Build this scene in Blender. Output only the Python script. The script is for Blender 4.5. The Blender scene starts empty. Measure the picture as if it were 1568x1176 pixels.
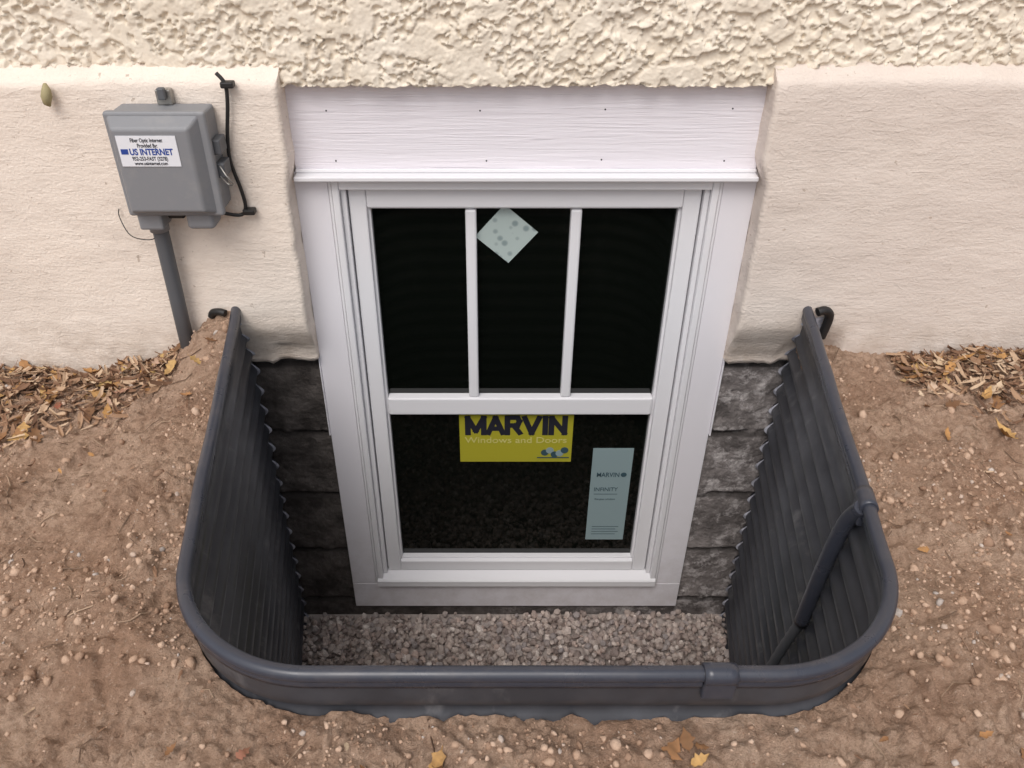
import bpy, bmesh, math, random
import numpy as np
from mathutils import Vector, Matrix
random.seed(7); rng=np.random.default_rng(7)
SC=bpy.context.scene

# ---------------------------------------------------------------- noise
def _h(ix,iy,s):
    n=(ix.astype(np.int64)*374761393+iy.astype(np.int64)*668265263+s*1442695041)&0xffffffff
    n=((n^(n>>13))*1274126177)&0xffffffff
    n=(n^(n>>16))&0xffffffff
    return n/4294967295.0
def vn(x,y,s=0):
    x=np.asarray(x,float);y=np.asarray(y,float)
    ix=np.floor(x);iy=np.floor(y);fx=x-ix;fy=y-iy
    ix=ix.astype(np.int64);iy=iy.astype(np.int64)
    u=fx*fx*fx*(fx*(fx*6-15)+10);v=fy*fy*fy*(fy*(fy*6-15)+10)
    a=_h(ix,iy,s);b=_h(ix+1,iy,s);c=_h(ix,iy+1,s);d=_h(ix+1,iy+1,s)
    return (a+(b-a)*u)*(1-v)+(c+(d-c)*u)*v
def fbm(x,y,o=4,s=0,g=.5):
    t=0;a=1;n=0
    for i in range(o):
        c,sn=math.cos(i*.7),math.sin(i*.7)
        xx=(x*c-y*sn)*2**i+i*17.3;yy=(x*sn+y*c)*2**i-i*9.1
        t=t+a*vn(xx,yy,s+i*13);n+=a;a*=g
    return t/n
def worley(x,y,s=0):
    ix=np.floor(x).astype(np.int64);iy=np.floor(y).astype(np.int64)
    f1=np.full(np.shape(x),9.);f2=f1.copy()
    for dx in(-1,0,1):
        for dy in(-1,0,1):
            px=ix+dx+_h(ix+dx,iy+dy,s+1);py=iy+dy+_h(ix+dx,iy+dy,s+2)
            d=np.hypot(px-x,py-y)
            m=d<f1
            f2=np.where(m,f1,np.minimum(f2,d));f1=np.where(m,d,f1)
    return f1,f2
def ss(a,b,x):
    t=np.clip((x-a)/(b-a),0,1);return t*t*(3-2*t)

# ---------------------------------------------------------------- helpers
def empty(name,loc=(0,0,0)):
    e=bpy.data.objects.new(name,None);SC.collection.objects.link(e);e.location=loc;return e
def fin(ob,parent,mat=None):
    SC.collection.objects.link(ob)
    if parent: ob.parent=parent
    if mat: ob.data.materials.append(mat)
    return ob
def mesh_np(name,V,F,mat,parent=None,smooth=False):
    V=np.asarray(V,np.float32);F=np.asarray(F,np.int32)
    k=F.shape[1]
    me=bpy.data.meshes.new(name)
    me.vertices.add(len(V));me.vertices.foreach_set('co',V.ravel())
    me.loops.add(F.size);me.loops.foreach_set('vertex_index',F.ravel())
    me.polygons.add(len(F))
    me.polygons.foreach_set('loop_start',np.arange(0,F.size,k,dtype=np.int32))
    me.polygons.foreach_set('loop_total',np.full(len(F),k,np.int32))
    me.polygons.foreach_set('use_smooth',np.full(len(F),smooth))
    me.update(calc_edges=True);me.validate()
    return fin(bpy.data.objects.new(name,me),parent,mat)
def grid_faces(n,m,flip=False):
    i=np.arange(n-1)[:,None];j=np.arange(m-1)[None,:]
    a=(i*m+j).ravel();b=((i+1)*m+j).ravel()
    F=np.stack([a,b,b+1,a+1],1)
    return F[:,::-1] if flip else F
def box(name,x0,x1,y0,y1,z0,z1,mat,parent=None,bev=0.0,seg=2,rot=None):
    bm=bmesh.new();bmesh.ops.create_cube(bm,size=1)
    for v in bm.verts:
        v.co=Vector(((x0+x1)/2+v.co.x*(x1-x0),(y0+y1)/2+v.co.y*(y1-y0),(z0+z1)/2+v.co.z*(z1-z0)))
    if bev>0: bmesh.ops.bevel(bm,geom=bm.edges[:],offset=bev,segments=seg,profile=.5,affect='EDGES')
    me=bpy.data.meshes.new(name);bm.to_mesh(me);bm.free()
    return fin(bpy.data.objects.new(name,me),parent,mat)
def tube(name,pts,r,mat,parent=None,seg=14,cap=True):
    pts=[Vector(p) for p in pts];n=len(pts)
    rs=r if isinstance(r,(list,tuple)) else [r]*n
    V=[];F=[]
    up=None
    for i,p in enumerate(pts):
        t=(pts[min(i+1,n-1)]-pts[max(i-1,0)]).normalized()
        if up is None:
            up=Vector((0,0,1)) if abs(t.z)<.9 else Vector((0,1,0))
        a=(up-t*up.dot(t)).normalized();b=t.cross(a);up=a
        for k in range(seg):
            w=2*math.pi*k/seg
            V.append(p+(a*math.cos(w)+b*math.sin(w))*rs[i])
    for i in range(n-1):
        for k in range(seg):
            F.append((i*seg+k,i*seg+(k+1)%seg,(i+1)*seg+(k+1)%seg,(i+1)*seg+k))
    if cap: F.append(tuple(range(seg))[::-1]);F.append(tuple(range((n-1)*seg,n*seg)))
    me=bpy.data.meshes.new(name);me.from_pydata([tuple(v) for v in V],[],F)
    for p in me.polygons:p.use_smooth=len(p.vertices)==4
    return fin(bpy.data.objects.new(name,me),parent,mat)
def smoothpath(P,n=8):
    P=[Vector(p) for p in P];o=[]
    for i in range(len(P)-1):
        p0=P[max(i-1,0)];p1=P[i];p2=P[i+1];p3=P[min(i+2,len(P)-1)]
        for k in range(n):
            t=k/n
            o.append(.5*((2*p1)+(p2-p0)*t+(2*p0-5*p1+4*p2-p3)*t*t+(3*p1-p0-3*p2+p3)*t**3))
    o.append(P[-1]);return o

# ---------------------------------------------------------------- materials
class M:
    def __init__(s,name,base=(.5,.5,.5),rough=.6,spec=.5,metal=0):
        s.m=bpy.data.materials.new(name);s.m.use_nodes=True;s.nt=s.m.node_tree;s.n=s.nt.nodes;s.l=s.nt.links
        s.b=s.n['Principled BSDF'];s.b.inputs['Base Color'].default_value=(*base,1)
        s.b.inputs['Roughness'].default_value=rough;s.b.inputs['Specular IOR Level'].default_value=spec
        s.b.inputs['Metallic'].default_value=metal
        s.tc=s.n.new('ShaderNodeTexCoord');s.h=None
    def vec(s,scale=(1,1,1)):
        mp=s.n.new('ShaderNodeMapping');mp.inputs['Scale'].default_value=scale
        s.l.new(s.tc.outputs['Object'],mp.inputs['Vector']);return mp.outputs[0]
    def noise(s,sc,det=4,rough=.55,scale=(1,1,1),dist=0):
        t=s.n.new('ShaderNodeTexNoise');t.inputs['Scale'].default_value=sc;t.inputs['Detail'].default_value=det
        t.inputs['Roughness'].default_value=rough;t.inputs['Distortion'].default_value=dist
        s.l.new(s.vec(scale),t.inputs['Vector']);return t.outputs['Fac']
    def voro(s,sc,feat='F1',scale=(1,1,1)):
        t=s.n.new('ShaderNodeTexVoronoi');t.inputs['Scale'].default_value=sc;t.feature=feat
        s.l.new(s.vec(scale),t.inputs['Vector']);return t.outputs['Distance']
    def ramp(s,fac,stops,interp='LINEAR'):
        r=s.n.new('ShaderNodeValToRGB');r.color_ramp.interpolation=interp
        e=r.color_ramp.elements
        while len(e)<len(stops): e.new(.5)
        for i,(p,c) in enumerate(stops):
            e[i].position=p
            e[i].color=(c,c,c,1) if isinstance(c,(int,float)) else (*c,1)
        s.l.new(fac,r.inputs[0]);return r.outputs[0]
    def mix(s,fac,a,b,mode='MIX'):
        x=s.n.new('ShaderNodeMix');x.data_type='RGBA';x.blend_type=mode
        for sock,val in((x.inputs[0],fac),(x.inputs[6],a),(x.inputs[7],b)):
            if isinstance(val,(int,float)): sock.default_value=val
            elif isinstance(val,tuple): sock.default_value=(*val,1)
            else: s.l.new(val,sock)
        return x.outputs[2]
    def math(s,op,a,b=0.):
        x=s.n.new('ShaderNodeMath');x.operation=op
        for i,v in enumerate((a,b)):
            if isinstance(v,(int,float)): x.inputs[i].default_value=v
            else: s.l.new(v,x.inputs[i])
        return x.outputs[0]
    def col(s,o): s.l.new(o,s.b.inputs['Base Color']);return s
    def rgh(s,o): s.l.new(o,s.b.inputs['Roughness']);return s
    def bump(s,o,dist=.002,strength=1):
        b=s.n.new('ShaderNodeBump');b.inputs['Distance'].default_value=dist;b.inputs['Strength'].default_value=strength
        s.l.new(o,b.inputs['Height'])
        if s.h: s.l.new(s.h,b.inputs['Normal'])
        s.h=b.outputs[0];s.l.new(s.h,s.b.inputs['Normal']);return s
    def island(s):
        g=s.n.new('ShaderNodeNewGeometry');return g.outputs['Random Per Island']
    def sep(s,ax):
        x=s.n.new('ShaderNodeSeparateXYZ');s.l.new(s.tc.outputs['Object'],x.inputs[0]);return x.outputs[ax]
    def mapr(s,v,a,b,c=0,d=1):
        x=s.n.new('ShaderNodeMapRange');s.l.new(v,x.inputs[0])
        for i,k in enumerate((a,b,c,d)):x.inputs[i+1].default_value=k
        return x.outputs[0]

m=M('rough_stucco',rough=.9,spec=.2)
m.col(m.mix(m.ramp(m.noise(6,5),[(.35,0.),(.65,1.)]),(.78,.69,.565),(.84,.76,.645)))
m.bump(m.noise(160,4),.0015);MR=m.m
m=M('smooth_stucco',rough=.85,spec=.25)
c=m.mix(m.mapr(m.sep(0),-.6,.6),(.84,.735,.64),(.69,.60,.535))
c=m.mix(m.ramp(m.noise(2.5,6,.6,(1,1,2)),[(.35,0.),(.7,.45)]),c,(.82,.73,.65))
c=m.mix(m.ramp(m.noise(4,6,.7,(1,1,1.5)),[(.50,0.),(.68,.30)]),c,(.60,.51,.44))
c=m.mix(m.ramp(m.noise(55,3,.6),[(.68,0.),(.72,.7)]),c,(.42,.33,.26))
c=m.mix(m.math('MULTIPLY',m.mapr(m.sep(2),.16,-.04,0,1),m.ramp(m.noise(11,5,.7),[(.38,0.),(.62,.75)])),c,(.48,.38,.30))
m.col(c)
m.bump(m.noise(6,4,.5,(1,1,2),.3),.010,.5).bump(m.noise(150,3),.0018,1.).bump(m.noise(28,4,.6,(.5,1,2.2),.6),.003,.7).bump(m.ramp(m.noise(7,3,.5,(.6,1,4),1.2),[(.5,0.),(.515,1.),(.53,0.)]),.0015,.35);MS=m.m
m=M('block_concrete',rough=.9,spec=.2)
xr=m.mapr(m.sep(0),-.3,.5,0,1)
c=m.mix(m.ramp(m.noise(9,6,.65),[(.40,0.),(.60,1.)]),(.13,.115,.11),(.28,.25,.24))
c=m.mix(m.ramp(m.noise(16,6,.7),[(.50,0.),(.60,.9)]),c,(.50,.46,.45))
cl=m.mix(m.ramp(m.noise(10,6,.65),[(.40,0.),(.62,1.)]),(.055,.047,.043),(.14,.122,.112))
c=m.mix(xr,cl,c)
j=m.math('PINGPONG',m.math('ADD',m.math('ADD',m.sep(2),.35+10*.2615),m.math('MULTIPLY',m.noise(12,3),.012)),.13075)
c=m.mix(m.ramp(j,[(.004,.8),(.013,0.)]),c,(.035,.03,.028))
m.col(c);m.bump(m.noise(90,5,.7),.006).bump(m.voro(60),.003,.6);MB=m.m
m=M('white_trim',(.80,.765,.81),.5,.4)
m.bump(m.noise(150,4,.6,(.035,1,1),.4),.0022,1.).bump(m.noise(60,2,.5,(.06,1,1),1.5),.002,.7);MT=m.m
m=M('white_trim_vertical',(.78,.755,.79),.45,.5)
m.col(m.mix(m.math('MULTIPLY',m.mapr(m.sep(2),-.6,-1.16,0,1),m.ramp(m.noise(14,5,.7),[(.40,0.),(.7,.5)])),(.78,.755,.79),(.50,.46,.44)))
m.bump(m.noise(40,3,.6,(6,1,.4)),.0005,.5);MTV=m.m
MF=M('white_frame',(.77,.76,.78),.32,.5).m
m=M('dark_glass',(.003,.004,.003),.03,.5);MG=m.m
m=M('well_steel',(.05,.052,.06),.42,.5)
c=m.mix(m.ramp(m.noise(5,6,.65),[(.45,0.),(.75,1.)]),(.042,.043,.050),(.075,.078,.090))
c=m.mix(m.ramp(m.noise(7,6,.7,(1,1,.4)),[(.58,0.),(.72,.5)]),c,(.24,.23,.23));m.col(c)
m.rgh(m.ramp(m.noise(12,4),[(.3,.30),(.7,.50)]));MW=m.m
m=M('rim_vinyl',(.038,.040,.050),.33,.5)
m.col(m.mix(m.ramp(m.noise(14,5,.7),[(.5,0.),(.75,.4)]),(.042,.046,.062),(.11,.10,.10)))
m.rgh(m.ramp(m.noise(20,4),[(.3,.24),(.7,.40)]));MRIM=m.m
m=M('steel_edge_catchlight',(.30,.30,.33),.45,.5)  # flange steel coloured paler than the well to imitate its edge catching light
m.col(m.ramp(m.noise(30,3),[(.4,(.20,.20,.23)),(.6,(.52,.52,.58))]));MGE=m.m
m=M('gravel_stone',rough=.85,spec=.3)
c=m.ramp(m.island(),[(0,(.20,.155,.14)),(.25,(.42,.34,.30)),(.5,(.60,.51,.455)),(.7,(.32,.285,.28)),(.88,(.55,.42,.36)),(1,(.80,.72,.66))])
m.col(m.mix(m.ramp(m.noise(120,3),[(.4,0.),(.7,.5)]),c,(.36,.29,.26)));m.bump(m.noise(200,3),.001);MGV=m.m
m=M('soil',rough=.95,spec=.1)
c=m.mix(m.ramp(m.noise(4,6,.6),[(.35,0.),(.65,1.)]),(.48,.305,.21),(.68,.485,.36))
c=m.mix(m.ramp(m.noise(11,6,.7),[(.36,.55),(.52,0.)]),c,(.36,.22,.15))
c=m.mix(m.ramp(m.noise(60,5,.7),[(.35,.65),(.55,0.)]),c,(.28,.17,.11))
c=m.mix(m.ramp(m.noise(170,3,.6),[(.60,0.),(.70,.5)]),c,(.76,.60,.48))
m.col(c);m.bump(m.noise(38,7,.75),.022,.9).bump(m.noise(220,4,.7),.006,.9);MSO=m.m
m=M('soil_clod',rough=.95,spec=.1)
c=m.ramp(m.island(),[(0,(.32,.20,.135)),(.5,(.54,.37,.265)),(.9,(.66,.48,.36)),(.985,(.48,.42,.38)),(1,(.66,.57,.50))])
m.col(c);m.bump(m.noise(200,4,.7),.003);MC=m.m
m=M('dry_leaf',rough=.75,spec=.3)
c=m.ramp(m.island(),[(0,(.16,.08,.04)),(.3,(.36,.18,.08)),(.55,(.52,.28,.10)),(.75,(.60,.40,.16)),(.88,(.62,.48,.35)),(1,(.30,.10,.06))])
m.col(m.mix(m.ramp(m.noise(60,3),[(.4,0.),(.7,.6)]),c,(.18,.10,.05)));ML=m.m
m=M('wood_chip',rough=.85,spec=.2)
m.col(m.ramp(m.island(),[(0,(.10,.055,.035)),(.4,(.25,.14,.085)),(.7,(.42,.27,.17)),(1,(.60,.45,.31))]));MCH=m.m
m=M('twig_bark',rough=.9,spec=.2);m.col(m.ramp(m.island(),[(0,(.10,.06,.04)),(1,(.46,.33,.23))]));MTW=m.m
m=M('grey_plastic',(.225,.23,.245),.5,.5);m.bump(m.noise(300,2),.0003,.5)
m.col(m.mix(m.ramp(m.noise(18,5,.7),[(.5,0.),(.75,.35)]),(.225,.23,.245),(.32,.31,.30)));MP=m.m
MP2=M('grey_plastic_dark',(.10,.105,.115),.5,.5).m
MK=M('black_cable',(.015,.014,.014),.5,.5).m
MWL=M('white_label',(.78,.79,.83),.4,.5).m
MBL=M('blue_ink',(.03,.07,.30),.5,.3).m
MDK=M('dark_ink',(.02,.02,.03),.5,.3).m
MY=M('yellow_label',(.40,.365,.03),.35,.5).m
MYT=M('pale_yellow_ink',(.58,.54,.18),.4,.4).m
m=M('pale_sticker',(.40,.50,.48),.5,.3)
m.col(m.ramp(m.voro(38),[(.20,(.23,.29,.29)),(.34,(.33,.39,.38)),(.40,(.42,.49,.47))]));MD=m.m
MN=M('info_label',(.25,.33,.345),.45,.4).m
MNI=M('info_ink',(.04,.08,.10),.5,.3).m
MST=M('metal_tab',(.35,.34,.32),.4,.5,.8).m

# ---------------------------------------------------------------- well outline
A=Vector((-.797,.01));B=Vector((-.600,-1.219));C=Vector((.588,-1.219));D=Vector((.785,.01))
def rounded(poly,r,n=26):
    out=[]
    out+= [poly[0].lerp(poly[1],0)]
    for i in(1,2):
        p=poly[i];d0=(poly[i-1]-p).normalized();d1=(poly[i+1]-p).normalized()
        ang=d0.angle(d1);tl=r/math.tan(ang/2)
        a=p+d0*tl;b=p+d1*tl
        c=p+(d0+d1).normalized()*(r/math.sin(ang/2))
        va=a-c;vb=b-c;tot=va.angle(vb)
        for k in range(n+1):
            t=k/n
            v=(va*math.sin((1-t)*tot)+vb*math.sin(t*tot))/math.sin(tot)
            out.append(c+v)
    out.append(poly[3]);return out
OUT=rounded([A,B,C,D],.27)
def resample(P,step):
    o=[];
    for i in range(len(P)-1):
        L=(P[i+1]-P[i]).length;n=max(1,int(L/step))
        for k in range(n):o.append(P[i].lerp(P[i+1],k/n))
    o.append(P[-1]);return o
OUT=resample(OUT,.012)
ON=np.array([(p.x,p.y) for p in OUT])
T=np.gradient(ON,axis=0);T/=np.linalg.norm(T,axis=1)[:,None]
NR=np.stack([T[:,1],-T[:,0]],1)
if NR[0,0]>0: NR=-NR
RZ=.139
well=empty('window_well')
zs=np.concatenate([[.132,.10,.075],np.linspace(.06,-1.27,200)])
def corr(z): return np.where(z<.065,.0100*np.sin((z-.06)*2*math.pi/.074),0)
amp=corr(zs)
V=[];
for z,a in zip(zs,amp):
    q=ON+NR*a
    V.append(np.column_stack([q,np.full(len(q),z)]))
V=np.concatenate(V)
wm=mesh_np('corrugated_wall',V,grid_faces(len(zs),len(ON)),MW,well,True)
so=wm.modifiers.new('s','SOLIDIFY');so.thickness=.003;so.offset=0
wob=.0012*(fbm(np.arange(len(ON))*.06,np.zeros(len(ON)),2,5)-.5)*4
tube('rim_bead',[(p[0]+n[0]*w_,min(p[1]+n[1]*w_,-.03),RZ+w_) for p,n,w_ in zip(ON,NR,wob)],.0130,MRIM,well,16)
for nm,off in(('rim_skirt_outer',.007),('rim_skirt_inner',-.007)):
    q=ON+NR*off
    V=np.concatenate([np.column_stack([q,np.full(len(q),z)]) for z in(RZ,.118,.112)])
    mesh_np(nm,V,grid_faces(3,len(ON)),MRIM,well,True).modifiers.new('s','SOLIDIFY').thickness=.002
def sleeve(cx,cy,name):
    d=np.hypot(ON[:,0]-cx,ON[:,1]-cy);i=int(d.argmin());p=ON[i];t=T[i];n=NR[i]
    tube(name,[(p[0]+t[0]*k,p[1]+t[1]*k,RZ) for k in np.linspace(-.026,.026,5)],.0175,MRIM,well,18)
    V=[];
    for o in(-.014,.014):
        for k in(-.026,.026):
            for z in(RZ,.092):
                V.append((p[0]+t[0]*k+n[0]*o,p[1]+t[1]*k+n[1]*o,z))
    F=[(0,1,3,2),(4,6,7,5),(0,4,5,1),(2,3,7,6),(1,5,7,3),(0,2,6,4)]
    me=bpy.data.meshes.new(name+'_clip');me.from_pydata(V,[],F)
    o=fin(bpy.data.objects.new(name+'_clip',me),well,MRIM)
    b=o.modifiers.new('b','BEVEL');b.width=.003;b.segments=2
sleeve(.271,-1.217,'rim_coupler');sleeve(.661,-.832,'rim_coupler_side')
def wallface(z): return float(-.074+.055*ss(.10,-.05,z)+.022*ss(-.03,-.06,z))
for s,x in((-1,-.797),(1,.785)):
    V=[];zz=np.linspace(.12,-1.24,330)
    for z in zz:
        a=float(.0130*np.sin((z-.06)*2*math.pi/.074)) if z<.1 else 0
        yw=wallface(z);xe=x+s*a-s*(.01-yw)*.158
        V+=[(xe-s*.0075,yw-.006,z),(xe-s*.001,yw-.009,z),(xe+s*.05,yw-.003,z)]
    mesh_np('scalloped_flange',V,grid_faces(len(zz),3),MGE,well,True)
tube('mounting_ear',smoothpath([(-.805,-.10,RZ+.006),(-.822,-.095,RZ+.008),(-.842,-.088,RZ+.002),(-.850,-.085,RZ-.012)],6),.010,MK,well,12)
tube('mounting_ear',smoothpath([(.790,-.10,RZ+.010),(.812,-.095,RZ+.012),(.830,-.088,RZ-.005),(.832,-.084,RZ-.035),(.826,-.082,RZ-.08)],6),.012,MK,well,12)
tube('hanging_trim',smoothpath([(.640,-.84,.135),(.634,-.81,.06),(.634,-.785,-.10),(.640,-.76,-.31)],8),.0165,MRIM,well,14)
P=smoothpath([(.640,-.76,-.30),(.632,-.71,-.53),(.61,-.66,-.9),(.60,-.64,-1.21)],14)
tube('threaded_rod',P,[.0115+.0014*(i%2) for i in range(len(P))],MP2,well,10)

# ---------------------------------------------------------------- ground
def axis(lo,hi,step,far,g=1.25):
    a=list(np.arange(lo,hi+1e-6,step));s=step;x=a[-1]
    if far[1] is not None:
        while x<far[1]: s*=g;x+=s;a.append(x)
    b=[];s=step;x=lo
    if far[0] is not None:
        while x>far[0]: s*=g;x-=s;b.append(x)
    return np.array(b[::-1]+a)
def dist_out(x,y):
    P=ON[::3];d=np.full(x.shape,9.)
    for p in P: d=np.minimum(d,np.hypot(x-p[0],y-p[1]))
    return d
def H(x,y):
    left=ss(-.6,-1.0,x)
    z=-.055*left*ss(-.9,-.1,y)
    z=z+.165*np.exp(-((x+.80)/.17)**2)*np.exp(-(y/.38)**2)*(x<.0)
    fr=ss(-.9,-1.2,y)*ss(3,1.2,np.abs(x))
    z=z+.020*fr
    side=ss(-.2,-.5,y)*(1-ss(-1.1,-1.3,y))
    z=z+.045*side*np.exp(-((np.abs(x)-.72)/.22)**2)*np.where(x<0,1.2,.8)
    at=.45+.55*ss(.01,.12,dist_out(x,y))
    z=z+.05*at*(fbm(x*2.2+5,y*2.2,3,3)-.5)*ss(.0,-.25,y)
    z=z+.052*at*(fbm(x*9,y*9,4,11)-.5)
    f1,f2=worley(x*22+2*fbm(x*20,y*20,2,5),y*22,4)
    mask=ss(.42,.60,fbm(x*4,y*4,3,31))
    z=z+.022*at*mask*(1-ss(0,.6,f1))*(.3+1.1*fbm(x*12,y*12,2,44))
    f1,f2=worley(x*58+fbm(x*40,y*40,2,7),y*58+1.5*fbm(x*50,y*50,2,8),9)
    z=z+.010*(1-ss(0,.65,f1))*ss(.30,.58,fbm(x*7,y*7,2,77))
    z=z+.011*(fbm(x*60,y*60,3,21)-.5)
    return z
gx=axis(-1.72,1.72,.0062,(-60,60));gy=axis(-1.65,-.03,.0062,(-60,None))
X,Y=np.meshgrid(gx,gy,indexing='ij');n,mm=X.shape
x=X.ravel();y=Y.ravel()
def inside(x,y):
    P=np.vstack([ON,[ON[-1,0],1],[ON[0,0],1]]);c=np.zeros(x.shape,bool);j=len(P)-1
    for i in range(len(P)):
        yi,yj=P[i,1],P[j,1];xi,xj=P[i,0],P[j,0]
        if yi!=yj:
            k=((yi>y)!=(yj>y))&(x<(xj-xi)*(y-yi)/(yj-yi)+xi);c^=k
        j=i
    return c
ins=inside(x,y)
F=grid_faces(n,mm)
F=F[~ins[F].all(1)]
used=np.unique(F);sn=used[ins[used]]
for i in sn:
    d=np.hypot(ON[:,0]-x[i],ON[:,1]-y[i]);k=int(d.argmin());x[i],y[i]=ON[k]+NR[k]*.002
z=H(x,y)
rem=np.full(len(x),-1);rem[used]=np.arange(len(used))
V=np.column_stack([x,y,z])[used]
mesh_np('ground',V,rem[F],MSO,None,True)

# ---------------------------------------------------------------- scatter helper
def ico(sub):
    bm=bmesh.new();bmesh.ops.create_icosphere(bm,subdivisions=sub,radius=1)
    V=np.array([v.co[:] for v in bm.verts]);F=np.array([[v.index for v in f.verts] for f in bm.faces]);bm.free();return V,F
def rotm(k):
    q=rng.normal(size=(k,4));q/=np.linalg.norm(q,axis=1)[:,None];w,a,b,c=q.T
    return np.stack([1-2*(b*b+c*c),2*(a*b-w*c),2*(a*c+w*b),2*(a*b+w*c),1-2*(a*a+c*c),2*(b*c-w*a),2*(a*c-w*b),2*(b*c+w*a),1-2*(a*a+b*b)],1).reshape(k,3,3)
def rocks(name,P,S,mat,sub=1,jit=.25,smooth=False,flat=(.6,1)):
    V0,F0=ico(sub);k=len(P)
    V=np.repeat(V0[None],k,0)*(1+rng.normal(0,jit*.5,(k,len(V0),1)))
    sc=np.stack([rng.uniform(.8,1.3,k),rng.uniform(.65,1,k),rng.uniform(*flat,k)],1)
    V=V*sc[:,None,:];V=np.einsum('kij,kvj->kvi',rotm(k),V)*S[:,None,None]+P[:,None,:]
    F=F0[None]+(np.arange(k)*len(V0))[:,None,None]
    return mesh_np(name,V.reshape(-1,3),F.reshape(-1,3),mat,None,smooth)
px=[];py=[]
g=.0235
for i in np.arange(-.84,.84,g):
    for j in np.arange(-1.25,.0,g): px.append(i);py.append(j)
px=np.array(px);py=np.array(py);P=[];S=[]
for L in range(3):
    qx=px+rng.uniform(-g*.6,g*.6,len(px));qy=py+rng.uniform(-g*.6,g*.6,len(px))
    k=inside(qx,qy)&(qy<-.01)
    if L==2: k&=rng.random(len(k))<.4
    qx=qx[k];qy=qy[k]
    P.append(np.column_stack([qx,qy,-1.206+L*.009+.03*(fbm(qx*5,qy*5,2,2)-.5)+rng.uniform(-.006,.006,len(qx))]))
    S.append(rng.uniform(.0075,.0165,len(qx)))
gr=rocks('gravel',np.concatenate(P),np.concatenate(S),MGV,1,.22)
me=bpy.data.meshes.new('gravel_bed');me.from_pydata([(a,b,-1.222) for a,b in ON],[],[tuple(range(len(ON)))])
fin(bpy.data.objects.new('gravel_bed',me),gr,MGV)
def free(k,xr=(-1.8,1.8),yr=(-1.75,-.1),mind=.02):
    x=rng.uniform(*xr,k);y=rng.uniform(*yr,k)
    ok=~inside(x,y)&(dist_out(x,y)>mind);return x[ok],y[ok]
x,y=free(34000);s=np.clip(rng.lognormal(math.log(.0028),.6,len(x)),.0014,.014)
k=rng.random(len(x))<.15+.85*ss(.38,.6,fbm(x*3,y*3,3,31))
x,y,s=x[k],y[k],s[k]
rocks('soil_clods',np.column_stack([x,y,H(x,y)+s*.05]),s,MC,1,.35,True)

# ---------------------------------------------------------------- leaves, chips, twigs
def leaves(name,xs,ys,sz,mat,lift=.006,chip=False):
    V=[];F=[]
    Z0=H(np.array(xs),np.array(ys))
    for x0,y0,s,zb in zip(xs,ys,sz,Z0):
        z0=float(zb)+lift*random.uniform(.3,1.6)
        a=random.uniform(0,6.28);tx=random.gauss(0,.35);ty=random.gauss(0,.35);curl=random.uniform(-.9,1.5)
        b=len(V)
        if chip:
            w=s*random.uniform(.12,.3);prof=[(-1,w*.6/s),(-.4,w/s),(.3,w/s*.9),(1,w/s*.5)]
        else:
            lob=random.uniform(.15,.5)
            prof=[(-1.25,.02),(-1,.03),(-.8,.30),(-.6,.52),(-.4,.52-lob*.5),(-.15,.60),(.1,.42-lob*.3),(.35,.42),(.6,.20),(1,.02)]
        for (u,w) in prof:
            w*=random.uniform(.75,1.25)
            for sd in(-1,0,1):
                lx=u*s;ly=sd*w*s*random.uniform(.8,1.2);lz=curl*(u*u*s*.35)+(abs(sd)*w*s*.6*(curl))+random.gauss(0,s*.06)
                lz+=lx*math.sin(tx)+ly*math.sin(ty)
                V.append((x0+lx*math.cos(a)-ly*math.sin(a),y0+lx*math.sin(a)+ly*math.cos(a),z0+max(lz,-.004)))
        for i in range(len(prof)-1):
            for j in range(2):
                F.append((b+i*3+j,b+i*3+j+1,b+(i+1)*3+j+1,b+(i+1)*3+j))
    return mesh_np(name,V,F,mat,None,not chip)
def band(k,sp=1):
    o=[]
    while len(o)<k:
        if random.random()<.5:
            x=random.uniform(-1.8,-.95);y=-.09-sp*abs(random.gauss(0,.13))*(.4+2.2*min(1,(-.90-x)))
        else:
            x=random.uniform(1.03,1.8);y=-.09-sp*abs(random.gauss(0,.13))*(.45+2.2*min(.7,(x-.98)))
        o.append((x,y))
    return np.array(o)
b=band(2700);sx,sy=free(260,mind=.04)
leaves('wood_chips',np.concatenate([b[:,0],sx]),np.concatenate([b[:,1],sy]),np.concatenate([rng.uniform(.006,.028,len(b)),rng.uniform(.004,.012,len(sx))]),MCH,.008,True)
b=band(250,1.3);lx,ly=free(130,mind=.05)
fx=rng.uniform(-.75,.75,16);fy=rng.uniform(-1.42,-1.27,16)
X=np.concatenate([b[:,0],lx,fx,[-.17,-.15,.20,.225,.24,-.86,-.83,-.95]]);Yq=np.concatenate([b[:,1],ly,fy,[-1.30,-1.325,-1.28,-1.265,-1.30,-.22,-.17,-.12]])
S=np.concatenate([rng.uniform(.012,.032,len(b)),rng.uniform(.006,.017,len(lx)),rng.uniform(.006,.014,16),[.022,.020,.026,.018,.016,.02,.018,.02]])
leaves('fallen_leaves',X,Yq,S,ML,.008)
V=[];F=[]
x,y=free(600,mind=.03)
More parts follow.
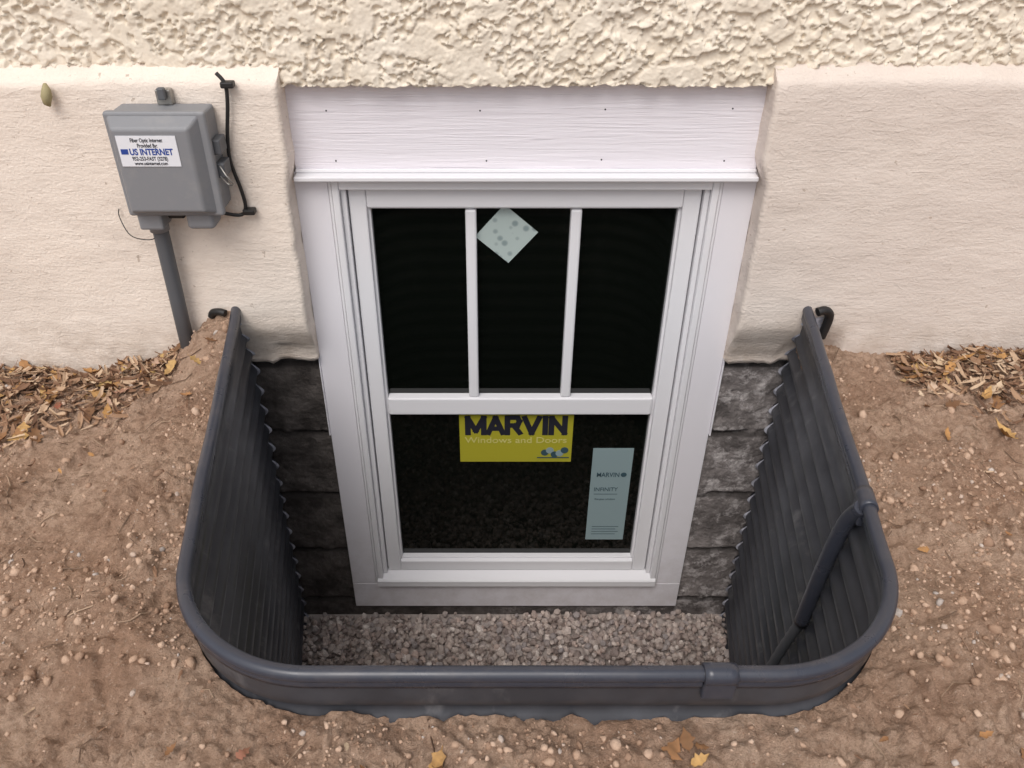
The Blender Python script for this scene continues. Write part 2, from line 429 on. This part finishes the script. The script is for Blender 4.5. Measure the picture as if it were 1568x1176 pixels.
for x0,y0 in zip(x,y):
    a=random.uniform(0,6.28);L=random.uniform(.008,.045);r=random.uniform(.0005,.0015);b=len(V);bend=random.gauss(0,.25)
    xs=np.array([x0+math.cos(a+bend*t)*L*t for t in(-1,-.3,.4,1)]);ys=np.array([y0+math.sin(a+bend*t)*L*t for t in(-1,-.3,.4,1)])
    zz=H(xs,ys)+.003
    for i in range(4):
        for k in range(4):
            w=k*math.pi/2
            V.append((xs[i]+math.cos(w)*r*math.sin(a),ys[i]-math.cos(w)*r*math.cos(a),zz[i]+math.sin(w)*r))
    for i in range(3):
        for k in range(4):F.append((b+i*4+k,b+i*4+(k+1)%4,b+(i+1)*4+(k+1)%4,b+(i+1)*4+k))
mesh_np('twigs',V,F,MTW)

# ---------------------------------------------------------------- walls
house=empty('stucco_house_wall')
rx=axis(-1.5,1.5,.0032,(-9,9));rz=axis(.70,1.05,.0032,(None,3.2))
X,Z=np.meshgrid(rx,rz,indexing='ij')
w=fbm(X*45,Z*45,2,50)*1.3
f=fbm(X*68+w,Z*80+w,3,60,.55)
dens=.14*(fbm(X*7,Z*7,2,64)-.5)
pl=ss(.46,.56,f+dens)
big=ss(.63,.68,fbm(X*16,Z*20,2,64))
h=np.maximum(.0080*pl,.0080*big)+.0025*fbm(X*150,Z*150,2,66)+.007*(fbm(X*14,Z*14,2,67)-.5)+.003*pl*ss(.5,.7,fbm(X*60,Z*60,2,68))
Yy=-.030-h
edge=.722+.006*(fbm(X*9,Z*0,3,70)-.5)+.008*(fbm(X*50,Z*0,2,71)-.5)
Zz=np.where(Z<edge,edge,Z)
Yy=np.where(Z<edge-.004,.01,Yy)
V=np.column_stack([X.ravel(),Yy.ravel(),Zz.ravel()])
mesh_np('rough_stucco',V,grid_faces(*X.shape),MR,house,True)
def foundation(sgn,name):
    FY=-.076;R=.013
    zf=np.concatenate([[-.25],np.arange(-.06,.742,.012),[.744,.750,.757,.764,.772,.782]])
    ZN=len(zf)-6
    far=axis(0,1.2,.012,(None,8))[::-1]
    prof=[(R+d,FY) for d in far]
    prof+=[(R-R*math.sin(t),FY+R-R*math.cos(t)) for t in np.linspace(.2,math.pi/2,6)]
    prof+=[(0,yy) for yy in np.linspace(FY+R+.008,.03,8)]
    V=[]
    for (dx,yy) in prof:
        for j,zz in enumerate(zf):
            out=dx>.27
            if j==0 and not out: zz=-.060
            xe=.594-.020*float(ss(.47,.56,zz)) if sgn>0 else .594-.012*float(ss(.47,.56,zz))
            xe+=.005*(float(fbm(np.array(zz*22),np.array(3.),3,80+sgn))-.5)
            x_=sgn*(xe+dx);y_=yy
            bot=float(ss(.10,-.05,zz))*(0 if dx>.30 else 1)
            y_=max(y_,FY+bot*.055+(y_-FY)*.3)
            und=.006*(float(fbm(np.array(x_*3),np.array(zz*5),3,90))-.5)+.0015*(float(fbm(np.array(x_*16),np.array(zz*22),2,91))-.5)
            if yy<FY+R+.001:y_+=und
            if j>=ZN:
                k=(j-ZN+1)/6
                y_=max(y_,FY+(-.020-FY)*k**1.3)
            zq=zz+(0 if j>=7 else .034*(float(fbm(np.array(x_*26),np.array(0.),3,95))-.5))
            if j>=ZN-1: zq+=.012*(float(fbm(np.array(x_*5),np.array(0.),3,96))-.5)+.006*(float(fbm(np.array(x_*40),np.array(0.),2,97))-.5)
            if j==0 and not out: y_=max(y_,.015)
            V.append((x_,y_,zq))
    return mesh_np(name,V,grid_faces(len(prof),len(zf),sgn>0),MS,house,True)
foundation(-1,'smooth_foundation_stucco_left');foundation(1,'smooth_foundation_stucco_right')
def blocks(x0,x1,z0,z1,name):
    xs=np.arange(x0,x1+1e-6,.005);zs=np.arange(z0,z1+1e-6,.005)
    X,Z=np.meshgrid(xs,zs,indexing='ij')
    c=(Z+.35+.006*(fbm(X*12,Z*12,2,100)-.5))/.2615
    fr=np.abs(c-np.round(c))*.2615
    row=np.floor(c)
    g=(1-ss(.003,.012,fr))*ss(.15,.4,fbm(X*15,Z*15,2,99))
    y=.012-.006*(fbm(X*24,Z*24,5,101,.65)-.5)*2+.014*g-.010*(_h(row.astype(np.int64),row.astype(np.int64)*0,5)-.5)
    y=np.minimum(y,.03)
    mesh_np(name,np.column_stack([X.ravel(),y.ravel(),Z.ravel()]),grid_faces(*X.shape),MB,house,True)
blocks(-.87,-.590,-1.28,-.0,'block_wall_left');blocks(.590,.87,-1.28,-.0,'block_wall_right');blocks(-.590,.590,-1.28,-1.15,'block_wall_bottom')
box('wall_core_left',-.90,-.596,.035,.06,-1.29,.72,MB,house)
box('wall_core_right',.596,.90,.035,.06,-1.29,.72,MB,house)

# ---------------------------------------------------------------- window
win=empty('egress_window')
CY=0.0
box('header_board',-.585,.585,CY,.034,.503,.735,MT,win,.002)
box('drip_cap',-.584,.584,-.040,CY-.0005,.489,.5015,MF,win,.003)
box('drip_cap_back',-.584,.584,-.010,CY-.001,.502,.511,MF,win,.002)
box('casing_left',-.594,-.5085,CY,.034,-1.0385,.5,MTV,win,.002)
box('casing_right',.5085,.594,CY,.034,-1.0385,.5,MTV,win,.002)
box('casing_return_right',.5945,.5995,-.006,.03,-.352,-.03,MTV,win,.0015)
box('casing_return_left',-.5985,-.5945,-.004,.03,-.352,-.03,MTV,win,.0015)
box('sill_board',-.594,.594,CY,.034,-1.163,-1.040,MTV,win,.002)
for s in(-1,1):
    def bx(n,a,b,*r,**k): 
        lo,hi=(a,b) if s>0 else(-b,-a);box(n,lo,hi,*r,**k)
    bx('frame_flange',.500,.507,-.004,.03,-1.036,.488,MF,win,bev=.0015)
    bx('frame_jamb',.480,.4985,-.010,.07,-1.036,.488,MF,win,bev=.003)
    bx('frame_stop',.4655,.4795,.006,.07,-.99,.488,MF,win,bev=.002)
    bx('sash_stile',.4165,.4625,.018,.07,-.989,.452,MF,win,bev=.004)
    bx('glazing_bead',.409,.418,.032,.07,-.943,.398,MF,win,bev=.002)
box('frame_head',-.4795,.4795,-.010,.07,.456,.488,MF,win,.003)
box('sash_top_rail',-.416,.416,.018,.07,.396,.452,MF,win,.004)
box('sash_bottom_rail',-.416,.416,.018,.07,-.989,-.942,MF,win,.004)
box('bead_top',-.416,.416,.032,.07,.389,.3955,MF,win,.002)
box('bead_bottom',-.416,.416,.032,.07,-.9415,-.934,MF,win,.002)
box('check_rail',-.4085,.4085,.020,.07,-.289,-.226,MF,win,.005)
box('muntin_a',-.158,-.128,.026,.07,-.2258,.3885,MF,win,.006)
box('muntin_b',.124,.154,.026,.07,-.2258,.3885,MF,win,.006)
me=bpy.data.meshes.new('sill_nose')
prof=[(.03,-.990),(-.014,-1.004),(-.019,-1.009),(-.019,-1.034),(-.014,-1.038),(.03,-1.038)]
V=[(x_,a,b) for x_ in(-.4985,.4985) for a,b in prof];nP=len(prof)
F=[(i,(i+1)%nP,nP+(i+1)%nP,nP+i) for i in range(nP)]+[tuple(range(nP))[::-1],tuple(range(nP,2*nP))]
me.from_pydata(V,[],F);fin(bpy.data.objects.new('sill_nose',me),win,MF)
box('glass_pane',-.415,.415,.050,.066,-.942,.396,MG,win)
for x_,z_ in((-.49,.655),(-.115,.655),(.19,.658),(.50,.66),(-.48,.53),(-.1,.53),(.19,.533),(.50,.53)):
    tube('nail_head',[(x_,-.0006,z_),(x_,.003,z_)],.0022,MDK,win,8)

# ---------------------------------------------------------------- text helper
def text(body,x_,y_,z_,size,mat,parent,off=0,sx=1,al='CENTER',width=None):
    cu=bpy.data.curves.new('lettering','FONT');cu.body=body;cu.size=size;cu.offset=off;cu.extrude=.0002;cu.align_x=al
    ob=bpy.data.objects.new('lettering',cu);fin(ob,parent,mat)
    ob.location=(x_,y_,z_);ob.rotation_euler=(math.pi/2,0,0);ob.scale=(sx,1,1)
    if width:
        bpy.context.view_layer.update()
        ob.scale=(width/max(ob.dimensions.x,1e-5),1,1)
    return ob
yl=box('yellow_window_label',-.192,.172,.0475,.0492,-.502,-.285,MY)
def strokes(word,x0,x1,z0,z1,th,y_,mat,parent):
    G={'M':[((0,0),(0,1)),((0,1),(.5,.15)),((.5,.15),(1,1)),((1,1),(1,0))],
       'A':[((0,0),(.5,1)),((.5,1),(1,0)),((.22,.30),(.78,.30))],
       'R':[((0,0),(0,1)),((0,1),(.8,1)),((.8,1),(.95,.78)),((.95,.78),(.8,.5)),((.8,.5),(0,.5)),((.5,.5),(1,0))],
       'V':[((0,1),(.5,0)),((.5,0),(1,1))],'I':[((.5,0),(.5,1))],
       'N':[((0,0),(0,1)),((0,1),(1,0)),((1,0),(1,1))]}
    W={'M':1.2,'A':1.1,'R':.95,'V':1.1,'I':.25,'N':1.0}
    gap=.34;tot=sum(W[c] for c in word)+gap*(len(word)-1);u=(x1-x0)/tot;px=x0;V=[];F=[];q=0
    for c in word:
        for (a,b) in G[c]:
            q+=1
            pa=Vector((px+a[0]*W[c]*u,z0+th/2+a[1]*(z1-z0-th)));pb=Vector((px+b[0]*W[c]*u,z0+th/2+b[1]*(z1-z0-th)))
            d=(pb-pa).normalized();n_=Vector((-d.y,d.x))*th/2;pa=pa-d*th*.42;pb=pb+d*th*.42;k=len(V);yy=y_-.00003*(q%6)
            for p in(pa+n_,pa-n_,pb-n_,pb+n_): V.append((p.x,yy,min(max(p.y,z0),z1)))
            F.append((k,k+1,k+2,k+3))
        px+=(W[c]+gap)*u
    me=bpy.data.meshes.new('bold_lettering');me.from_pydata(V,[],F);fin(bpy.data.objects.new('bold_lettering',me),parent,mat)
strokes('MARVIN',-.165,.145,-.392,-.310,.0185,.0470,MDK,yl)
text('Windows and Doors',-.01,.0468,-.422,.034,MYT,yl,.0002,width=.33)
for k in range(5):
    tube('printed_emblem',[(.085+.016*k,.0468-.0001*k,-.463+.01*math.sin(k*2)),(.085+.016*k,.0474,-.463+.01*math.sin(k*2))],.013,MN if k%2 else MNI,yl,12)
box('emblem_line',.06,.165,.0462,.0474,-.486,-.482,MNI,yl)
il=box('product_info_label',.243,.376,.0475,.0492,-.863,-.446,MN)
text('MARVIN',.300,.0468,-.568,.027,MNI,il,.0004,width=.075)
tube('printed_ring',[(.352,.0468,-.559),(.352,.0474,-.559)],.010,MNI,il,14)
text('INFINITY',.297,.0468,-.632,.024,MNI,il,.0001,width=.08)
box('rule',.258,.338,.0469,.0474,-.647,-.645,MNI,il)
text('fiberglass windows',.297,.0468,-.672,.011,MNI,il,0,width=.07)
for k in range(4): box('fine_print',.262,.355-.01*(k%2),.0469,.0474,-.80-.012*k,-.798-.012*k,MNI,il)
dm=box('diamond_sticker',-.061,.061,.0475,.0492,-.061,.061,MD)
dm.matrix_world=Matrix.Translation((-.047,0,.308))@Matrix.Rotation(math.radians(41),4,'Y')

# ---------------------------------------------------------------- utility box
ub=empty('fiber_optic_junction_box')
ub.location=(.008,0,-.004)
box('back_shell',-.958,-.742,-.150,-.078,.462,.700,MP,ub,.008,3)
box('lid_flange',-.966,-.736,-.172,-.151,.458,.706,MP,ub,.007,3)
bm=bmesh.new()
o=[(-.958,.466),(-.752,.466),(-.752,.698),(-.958,.698)];i_=[(-.944,.480),(-.772,.480),(-.772,.676),(-.944,.676)]
vo=[bm.verts.new((a,-.171,b)) for a,b in o];vi=[bm.verts.new((a,-.200,b)) for a,b in i_]
bm.faces.new(vi)
for k in range(4): bm.faces.new((vo[k],vo[(k+1)%4],vi[(k+1)%4],vi[k]))
bmesh.ops.bevel(bm,geom=[e for e in bm.edges if not e.is_boundary],offset=.006,segments=3,affect='EDGES',profile=.5)
bmesh.ops.recalc_face_normals(bm,faces=bm.faces)
me=bpy.data.meshes.new('lid');bm.to_mesh(me);bm.free();fin(bpy.data.objects.new('lid',me),ub,MP)
box('cable_gland_left',-.952,-.893,-.165,-.10,.418,.466,MP,ub,.006)
box('cable_gland_right',-.835,-.768,-.165,-.10,.420,.466,MP,ub,.010,3)
box('rubber_plug',-.885,-.845,-.145,-.10,.44,.462,MK,ub,.004)
box('top_tab',-.865,-.830,-.10,-.078,.700,.735,MST,ub,.003)
box('top_tab_hook',-.855,-.838,-.115,-.10,.715,.742,MP2,ub,.003)
for z0 in(.60,.545):
    box('latch',-.742,-.722,-.150,-.10,z0,z0+.035,MP2,ub,.003)
tube('seal_wire',smoothpath([(-.732,-.15,.575),(-.715,-.165,.555),(-.705,-.16,.535),(-.72,-.15,.53),(-.735,-.15,.55)],6),.0018,MST,ub,6)
box('lid_label',-.935,-.801,-.2018,-.2004,.592,.662,MWL,ub)
text('Fiber Optic Internet',-.868,-.2022,.648,.0125,MDK,ub,.0002,width=.072)
text('Provided By:',-.868,-.2022,.636,.0125,MDK,ub,.0002,width=.045)
text('US INTERNET',-.862,-.2022,.619,.020,MBL,ub,.0006,width=.098)
box('swoosh',-.930,-.914,-.2024,-.2019,.620,.632,MBL,ub)
text('952-253-FAST (3278)',-.868,-.2022,.606,.0125,MDK,ub,.0002,width=.08)
text('www.usinternet.com',-.868,-.2022,.5955,.0115,MDK,ub,.0002,width=.075)
cp=tube('conduit_pipe',[(-.916,-.118,.43),(-.916,-.116,.39),(-.920,-.112,.2),(-.925,-.110,-.05)],.0195,MP2,None,20)
tube('coupling',[(-.916,-.118,.395),(-.916,-.118,.425)],.024,MP,cp,20)
cb=tube('black_cable',smoothpath([(-.712,-.088,.765),(-.695,-.092,.742),(-.697,-.092,.70),(-.712,-.092,.62),(-.716,-.092,.56),(-.703,-.092,.49),(-.700,-.092,.445),(-.715,-.095,.425),(-.755,-.11,.437)],8),.0045,MK,None,10)
for a,b in((-.692,.742),(-.695,.435)): box('cable_clip',a-.012,a+.018,-.104,-.080,b-.008,b+.006,MK,cb,.003)
tube('thin_wire',smoothpath([(-1.03,-.082,.44),(-1.03,-.09,.42),(-1.00,-.12,.385),(-.95,-.13,.378),(-.92,-.12,.39)],6),.0013,MK,ub,6)
# dried husk stuck to the wall at far left
hk=tube('dried_seed_husk',[(-1.108,-.088,.742),(-1.106,-.094,.730),(-1.108,-.098,.715),(-1.112,-.095,.700),(-1.110,-.090,.692)],[.004,.010,.0125,.009,.003],M('husk_brown',(.36,.31,.17),.8).m,None,10)

# ---------------------------------------------------------------- light
W=bpy.data.worlds.new('World');SC.world=W;W.use_nodes=True;nt=W.node_tree
sky=nt.nodes.new('ShaderNodeTexSky');sky.sky_type='NISHITA';sky.sun_disc=False
EL,AZ=math.radians(54),math.radians(200)
sky.sun_elevation=EL;sky.sun_rotation=AZ;sky.air_density=1;sky.dust_density=3
hs=nt.nodes.new('ShaderNodeHueSaturation');hs.inputs['Saturation'].default_value=.3
nt.links.new(sky.outputs[0],hs.inputs['Color']);nt.links.new(hs.outputs[0],nt.nodes['Background'].inputs[0])
nt.nodes['Background'].inputs[1].default_value=.15
su=bpy.data.lights.new('sun','SUN');su.energy=1.5;su.angle=math.radians(34);su.color=(1,.95,.91)
so=bpy.data.objects.new('sun',su);SC.collection.objects.link(so)
d=Vector((math.sin(AZ)*math.cos(EL),math.cos(AZ)*math.cos(EL),math.sin(EL)))
so.rotation_euler=(-d).to_track_quat('-Z','Y').to_euler()

cam=bpy.data.cameras.new('camera');co=bpy.data.objects.new('camera',cam);SC.collection.objects.link(co)
cam.lens=28.47;cam.sensor_width=36;cam.shift_x=.0172;cam.clip_end=500;cam.clip_start=.02
co.location=(-.08,-2,1.236);co.rotation_euler=(math.radians(90-34.85),0,0)
SC.camera=co
SC.view_settings.view_transform='Standard';SC.view_settings.look='None';SC.view_settings.exposure=0
